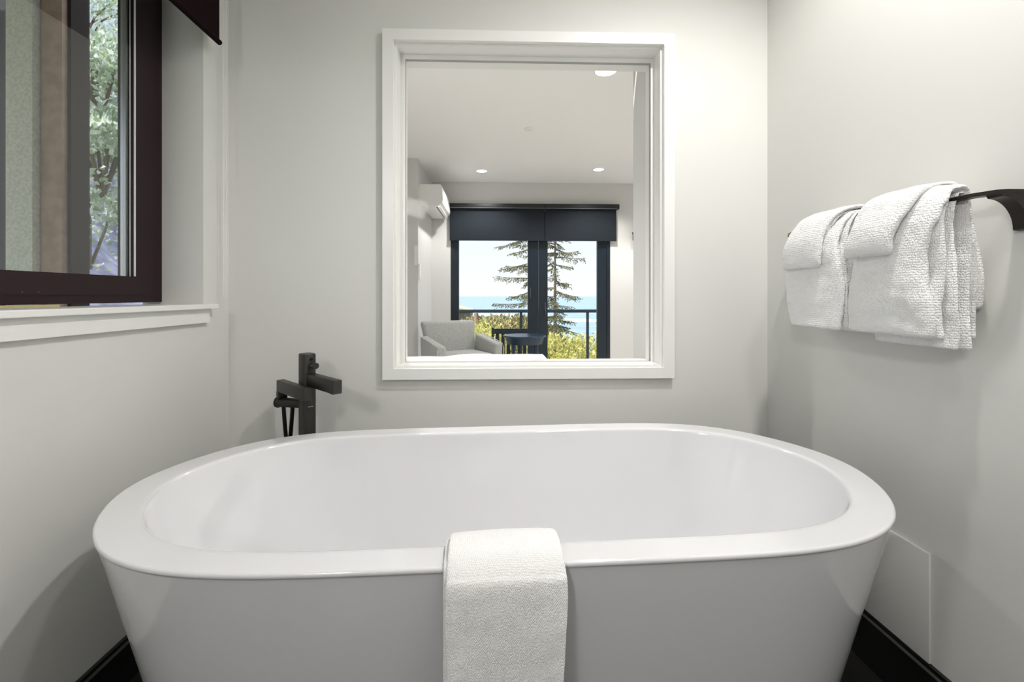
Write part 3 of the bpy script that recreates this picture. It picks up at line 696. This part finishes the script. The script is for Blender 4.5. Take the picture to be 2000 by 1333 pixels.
# deck chair with slatted back
pcx0 = at(960, 640, Y=7.6).x; pz = at(980, 640, Y=7.6).z
pc_ = thing('patio_chair', 'dark slatted wooden patio chair on the deck behind the side table', 'patio chair', (pcx0 + .36, 7.6, DK))
mdk = mat('patio_dark', lin(26, 36, 42), rough=.5)
def pb(n_, *a, **k): return box(n_, mdk, *a, parent=pc_, **k)
pb('top_rail', pcx0 + .04, pcx0 + .70, 7.58, 7.62, pz - .105, pz - .02)
for x_ in (pcx0, pcx0 + .70): pb('post', x_, x_ + .04, 7.58, 7.62, DK, pz)
for k in range(7): pb('slat', pcx0 + .07 + k * .09, pcx0 + .125 + k * .09, 7.59, 7.61, DK + .35, pz - .105)
pb('seat', pcx0, pcx0 + .74, 7.05, 7.575, DK + .31, DK + .35)
for x_ in (pcx0, pcx0 + .70): pb('leg', x_, x_ + .04, 7.05, 7.09, DK, DK + .31); pb('armrest', x_ - .01, x_ + .05, 7.05, 7.58, DK + .56, DK + .58); pb('arm_post', x_, x_ + .04, 7.06, 7.10, DK + .351, DK + .56)

# sea
def sea_mat():
    m = mat('sea_water', lin(120, 165, 185), rough=.35, spec=.3); n = m.node_tree; b = n.nodes['Principled BSDF']
    t = n.nodes.new('ShaderNodeTexCoord'); mp = n.nodes.new('ShaderNodeMapping'); mp.inputs['Scale'].default_value = (.02, .06, 1)
    z = n.nodes.new('ShaderNodeTexNoise'); z.inputs['Scale'].default_value = 4; z.inputs['Detail'].default_value = 8; z.inputs['Roughness'].default_value = .7
    r = n.nodes.new('ShaderNodeValToRGB'); els = r.color_ramp.elements
    els[0].position = .35; els[0].color = lin(126, 154, 170); els[1].position = .72; els[1].color = lin(204, 214, 218)
    e = els.new(.55); e.color = lin(152, 176, 187)
    n.links.new(t.outputs['Object'], mp.inputs[0]); n.links.new(mp.outputs[0], z.inputs['Vector']); n.links.new(z.outputs['Fac'], r.inputs[0]); n.links.new(r.outputs[0], b.inputs['Base Color'])
    k = n.nodes.new('ShaderNodeBump'); k.inputs['Strength'].default_value = .6; k.inputs['Distance'].default_value = .5; n.links.new(z.outputs['Fac'], k.inputs['Height']); n.links.new(k.outputs[0], b.inputs['Normal'])
    return m
SL = -7.0
bm = bmesh.new(); add_box(bm, -2500, 2500, 40, 2900, SL - 1, SL); tag(obj('sea', bm, sea_mat()), 'pale blue sea stretching to the horizon', 'sea', kind='stuff')
m_foam = mat('foam', lin(250, 250, 250), rough=.8)
def foam(px0, px1, py, h_):
    a0, a1 = at(px0, py - h_ / 2, Z=SL), at(px1, py + h_ / 2, Z=SL)
    bm = bmesh.new(); n_ = 60; T_, B__ = [], []
    for i in range(n_ + 1):
        f = i / n_; x = px0 + (px1 - px0) * f; w = h_ * math.sin(math.pi * f) ** .5 * (.6 + .6 * noise.noise(Vector((x * .15, py, 0))))
        T_.append(at(x, py - w / 2 + f * 1.5, Z=SL + .02)); B__.append(at(x, py + w / 2 + f * 1.5, Z=SL + .02))
    tv = [bm.verts.new(p + Vector((0, 0, .25))) for p in T_]; bv = [bm.verts.new(p) for p in B__]
    mv = [bm.verts.new((a + b) / 2 + Vector((0, 0, .5))) for a, b in zip(T_, B__)]
    for i in range(n_): bm.faces.new((bv[i], bv[i + 1], mv[i + 1], mv[i])); bm.faces.new((mv[i], mv[i + 1], tv[i + 1], tv[i]))
    return obj('breaking_wave', bm, m_foam, smooth='all')
tag(foam(1090, 1172, 626, 7), 'white breaking wave behind the right part of the railing', 'wave')
tag(foam(905, 1010, 615, 3.5), 'white surf line along the scrubby shore at left', 'wave')
# shore ground
m_ground = mat('scrub_ground', lin(150, 142, 95), rough=.95, col2=lin(105, 108, 58), vscale=1.5, detail=8)
bm = bmesh.new(); nx, ny = 70, 50; g = []
for i in range(nx + 1):
    row = []
    for k in range(ny + 1):
        x = -30 + 60 * i / nx; y = 8.95 + 62 * (k / ny) ** 1.6
        z = -1.35 - .075 * (y - 9) + (noise.noise(Vector((x * .25, y * .25, 3))) * .5 + noise.noise(Vector((x, y, 3))) * .15)
        if x > 2.2: z -= (x - 2.2) * .35 * min(1, (y - 8.9) / 10)
        if x < .5 and y > 16: z += .030 * (y - 16)
        if y > 55: z -= (y - 55) * .6
        row.append(bm.verts.new((x, y, max(z, SL - .8))))
    g.append(row)
for i in range(nx):
    for k in range(ny): bm.faces.new((g[i][k], g[i + 1][k], g[i + 1][k + 1], g[i][k + 1]))
tag(obj('shore_ground', bm, m_ground, smooth='all'), 'scrubby shoreline ground sloping from the deck to the sea', 'ground', kind='structure')

def leaf_mat(name, c1, c2, trans=.35):
    m = bpy.data.materials.new(name); m.use_nodes = True; n = m.node_tree; b = n.nodes['Principled BSDF']; o = n.nodes['Material Output']
    b.inputs['Roughness'].default_value = .55; b.inputs['Specular IOR Level'].default_value = .25
    gi = n.nodes.new('ShaderNodeNewGeometry'); r = n.nodes.new('ShaderNodeValToRGB'); r.color_ramp.elements[0].color = c1; r.color_ramp.elements[1].color = c2
    n.links.new(gi.outputs['Random Per Island'], r.inputs[0]); n.links.new(r.outputs[0], b.inputs['Base Color'])
    t = n.nodes.new('ShaderNodeBsdfTranslucent'); n.links.new(r.outputs[0], t.inputs[0]); mx = n.nodes.new('ShaderNodeMixShader'); mx.inputs[0].default_value = trans
    n.links.new(b.outputs[0], mx.inputs[1]); n.links.new(t.outputs[0], mx.inputs[2]); n.links.new(mx.outputs[0], o.inputs[0])
    return m
m_leafy = leaf_mat('bush_leaf', lin(186, 184, 92), lin(244, 238, 172)); m_leafg = leaf_mat('tree_leaf', lin(120, 150, 70), lin(215, 225, 160))
m_scrub = leaf_mat('scrub_leaf', lin(120, 112, 66), lin(205, 192, 140), .2)
m_spruce = leaf_mat('spruce_needle', lin(84, 92, 70), lin(150, 146, 108), .2); m_bark = mat('bark', lin(110, 100, 88), rough=.95, bump='noise', bscale=30, bstr=.5)

def add_leaf(bm, p, d, s, w):
    """small bent leaf"""
    d = d.normalized(); a = d.cross(Vector((random.uniform(-1, 1), random.uniform(-1, 1), random.uniform(-1, 1)))).normalized(); b = d.cross(a)
    v = [bm.verts.new(p), bm.verts.new(p + d * s * .5 + a * w + b * s * .08), bm.verts.new(p + d * s - b * s * .1), bm.verts.new(p + d * s * .5 - a * w + b * s * .08)]
    bm.faces.new(v)

def bush(c, rx, ry, rz, n, s, m, label, group, name='bush', cat='bush'):
    rnd = random; t = thing(name, label, cat, c, 0, group); c0 = Vector((0, 0, 0))
    bm = bmesh.new()
    for _ in range(9):
        a = rnd.uniform(0, 6.28); r_ = rnd.uniform(.2, .7); add_tube(bm, [(0, 0, -.3), (rx * r_ * .5 * math.cos(a), ry * r_ * .5 * math.sin(a), rz * .35), (rx * r_ * math.cos(a), ry * r_ * math.sin(a), rz * .75)], [s * .25, s * .18, s * .06], 5)
    local('stem', bm, m_bark, t, smooth=True)
    bm = bmesh.new()
    for _ in range(n):
        while True:
            q = Vector((rnd.gauss(0, 1), rnd.gauss(0, 1), rnd.gauss(0, 1)))
            if q.length > .01: break
        q.normalize(); q.z = abs(q.z) if rnd.random() < .85 else q.z
        rad = (.55 + .45 * rnd.random() ** .5) * (1 + .35 * noise.noise(q * 3 + Vector(c)))
        p = Vector((q.x * rx * rad, q.y * ry * rad, q.z * rz * rad))
        add_leaf(bm, p, q + Vector((rnd.uniform(-1, 1), rnd.uniform(-1, 1), rnd.uniform(-.6, 1))), s * rnd.uniform(.6, 1.3), s * .28)
    local('foliage', bm, m, t)
    return t
G = 'bushes beyond the deck railing'
def bat(px, py, Y): p = at(px, py, Y=Y); return p
for (px, top, Y, rx, rz, n_, mm, lab) in (
    (1095, 655, 10.6, 1.0, 1.1, 2600, m_leafy, 'bright yellow-green bush behind the right door beside the door stile'),
    (1160, 659, 11.2, .9, 1.1, 2200, m_leafy, 'yellow-green bush behind the right end of the railing'),
    (950, 633, 11.5, .65, 1.2, 1800, m_leafy, 'yellow-green bush rising beside the armchair back'),
    (1000, 636, 12.5, .9, 1.1, 1800, m_scrub, 'pale scrub bush behind the slatted patio chair'),
    (915, 640, 12.5, .8, 1.2, 1400, m_leafy, 'yellow-green bush behind the armchair')):
    p = bat(px, top, Y); bush((p.x, p.y, p.z - rz), rx, .8, rz, n_, .10, mm, lab, None)
G = 'dry scrub along the shore'
for i, (px, top, Y, rx, rz) in enumerate(((945, 618, 22, 1.6, 1.0), (985, 617, 25, 2.0, 1.1), (1015, 620, 21, 1.2, 1.0), (965, 626, 17, 1.4, .9), (1035, 622, 19, 1.3, 1.2), (1075, 640, 20, .9, 1.3))):
    p = bat(px, top, Y); bush((p.x, p.y, p.z - rz), rx, 1.2, rz, 1300, .16, m_scrub, 'low dry brown scrub on the shore beyond the railing', G, 'shore_scrub', 'scrub')

def spruce(px, Y, pybase, top_z, rmax, label, seed, lean=0):
    rnd = random.Random(seed); b0 = at(px, pybase, Y=Y); t = thing('spruce_tree', label, 'tree', b0)
    H = top_z - b0.z
    bm = bmesh.new(); add_tube(bm, [(0, 0, -1.5), (lean * .3, 0, H * .3), (lean * .6, 0, H * .6), (lean, 0, H)], [.07, .055, .035, .012], 8); local('trunk', bm, m_bark, t, smooth=True)
    bb = bmesh.new(); bn = bmesh.new(); z = H * .06
    while z < H * .98:
        f = z / H; L = rmax * (1 - f) ** .6 * rnd.uniform(.35, 1.15); a = rnd.uniform(0, 6.28)
        d = Vector((math.cos(a), math.sin(a), 0)); side = Vector((-d.y, d.x, 0)); base = Vector((lean * f, 0, z)); pts = []; up_ = rnd.uniform(-.15, .35)
        for k in range(7):
            s = k / 6; pts.append(base + d * L * s + Vector((0, 0, L * (up_ * s - .55 * s * s + .38 * s ** 3))))
        add_tube(bb, pts, [.028 * (1 - .85 * k / 6) for k in range(7)], 5)
        # sprays of needles along the branch: drooping twigs
        nk = max(int(L / .10), 4)
        for k in range(nk):
            s = .22 + .78 * k / nk; q = pts[min(int(s * 6), 5)].lerp(pts[min(int(s * 6) + 1, 6)], s * 6 - int(s * 6)) if s < 1 else pts[6]
            for sg in (-1, 1):
                tl = (.16 + .30 * (1 - abs(s - .55))) * rnd.uniform(.5, 1.1) * min(1, L); dr = (d * .55 + side * sg * .8 + Vector((0, 0, -.45 + rnd.uniform(-.25, .2)))).normalized()
                for m_ in range(5):
                    pp = q + dr * tl * m_ / 5; add_leaf(bn, pp, dr + Vector((rnd.uniform(-.7, .7), rnd.uniform(-.7, .7), rnd.uniform(-.8, .5))), .11, .019)
        z += rnd.uniform(.05, .16) * (1 + .6 * (1 - f))
    local('branches', bb, m_bark, t, smooth=True); local('needles', bn, m_spruce, t)
spruce(1047, 19, 668, 6.2, 2.7, 'taller dark spruce mostly hidden behind the centre door stile', 3)
spruce(1084, 18, 664, 5.0, 1.7, 'slender dark spruce seen through the right door glass', 11)
tw = thing('spruce_tree', 'spruce outside the right edge whose twig reaches into view', 'tree', at(1215, 640, Y=17)); bb = bmesh.new(); add_tube(bb, [(0, 0, -2), (0, 0, 3.5)], [.12, .03], 8); local('trunk', bb, m_bark, tw, smooth=True)
bn = bmesh.new(); rnd = random.Random(5)
for k in range(420):
    z = rnd.uniform(0, 3.2); a = rnd.uniform(0, 6.28); r_ = rnd.uniform(.1, 1.0) * (1 - z / 3.6) * 1.05; add_leaf(bn, Vector((r_ * math.cos(a), r_ * math.sin(a), z - r_ * .3)), Vector((math.cos(a), math.sin(a), -.4)), .16, .025)
local('needles', bn, m_spruce, tw)

# small house roof at the left
hp = at(896, 604, Y=40)
hs = thing('neighbour_house', 'low neighbouring house with tan roof edge at the left of the sea view', 'house', (hp.x - 1.2, 40, hp.z - 3))
hx1 = at(922, 604, Y=40).x; zr = at(900, 600, Y=40).z; ze = at(920, 606, Y=40).z
bm = bmesh.new(); add_prism(bm, [(hx1 - 5, zr + .35), (hx1 - 1.2, zr), (hx1, ze), (hx1, ze - .12), (hx1 - 5, ze - .12)], 'y', 38.5, 44); obj('roof', bm, mat('roof_tan', lin(214, 186, 158), rough=.8), hs)
box('wall', mat('house_wall', lin(125, 125, 118), rough=.8), hx1 - 5, hx1 - .1, 39, 43.5, ze - 4, ze - .12, hs)
tk = thing('tree_trunk', 'weathered bare trunk standing between the house and the scrub', 'tree trunk', at(931, 640, Y=20)); bm = bmesh.new(); add_tube(bm, [(0, 0, -2), (.02, 0, .1), (-.03, 0, .62)], [.13, .12, .10], 10); local('trunk', bm, mat('weathered', lin(168, 140, 124), rough=.9), tk, smooth=True)

# ================================================================ OUTSIDE THE LEFT WINDOW
m_board_g = mat('weathered_green_board', lin(240, 234, 224), rough=.9, col2=lin(218, 213, 204), vscale=90, bump='noise', bscale=120, bstr=.6)
m_board_b = mat('brown_board', lin(196, 164, 150), rough=.8, col2=lin(178, 148, 136), vscale=20)
m_board_d = mat('dark_brown_board', lin(56, 43, 42), rough=.8)
PY = 1.98
fe = thing('timber_post_screen', 'weathered grey-green and brown timber boards standing outside the left window', 'timber screen', (at(60, 400, Y=PY).x, PY, -1.2))
def vboard(px0, px1, m_, dy=0, th=.05):
    x0, x1 = at(px0, 400, Y=PY + dy).x, at(px1, 400, Y=PY + dy).x; box('board', m_, x0, x1, PY + dy, PY + dy + th, -1.2, 2.415, fe)
vboard(11, 63, m_board_g, 0); vboard(63, 80.5, m_board_d, .052); vboard(80.5, 121, m_board_b, .03); vboard(121, 139, m_board_d, .055, .09); vboard(-60, 11, mat('slate_blue_board', lin(62, 66, 78), rough=.8), .052)
box('eave_soffit', m_board_d, -3.0, XL - .2, -3, BY0, 2.42, 2.56, kind='structure')  # soffit deepened to shade the boards and keep sun off the tub
# rocky bank and leafy shrubs
m_rock = mat('bank_earth', lin(205, 198, 220), rough=.95, col2=lin(128, 122, 146), vscale=2.2, detail=8)
bm = bmesh.new(); n_ = 40; g = []
for i in range(n_ + 1):
    row = []
    for k in range(n_ + 1):
        x = -7.5 + 5.2 * i / n_; y = 2.6 + 7 * k / n_; d_ = noise.noise(Vector((x * 1.1, y * 1.1, 0))) * .35
        row.append(bm.verts.new((x, y, -1.2 + max(0, (-x - 2.9)) * 1.15 + d_)))
    g.append(row)
for i in range(n_):
    for k in range(n_): bm.faces.new((g[i][k], g[i + 1][k], g[i + 1][k + 1], g[i][k + 1]))
tag(obj('garden_bank', bm, m_rock, smooth='all'), 'sloping rocky garden bank outside the left window', 'bank', kind='structure')
m_leafw = leaf_mat('glare_leaf', lin(158, 182, 130), lin(255, 255, 252), .45)  # sun glare put into the colour, some leaves almost white
for (px, py, Y, r_, n_, lab) in ((190, 150, 4.3, .62, 3600, 'upper sunlit leafy shrub outside the left window'), (200, 275, 4.1, .55, 3400, 'middle sunlit leafy shrub outside the left window'), (175, 420, 4.4, .6, 900, 'lower sparse leafy shrub outside the left window'), (150, 20, 5.0, .6, 700, 'topmost dark leafy shrub outside the left window')):
    p = at(px, py, Y=Y); bush(tuple(p - Vector((0, 0, .2))), r_, r_, r_ * .75, int(n_ * 1.5), .066, m_leafw, lab, None, 'leafy_shrub', 'shrub')
box('lawn', mat('grass', lin(96, 112, 60), rough=.95), -30, -1.25, -12, 30, -1.6, -1.25, kind='structure')
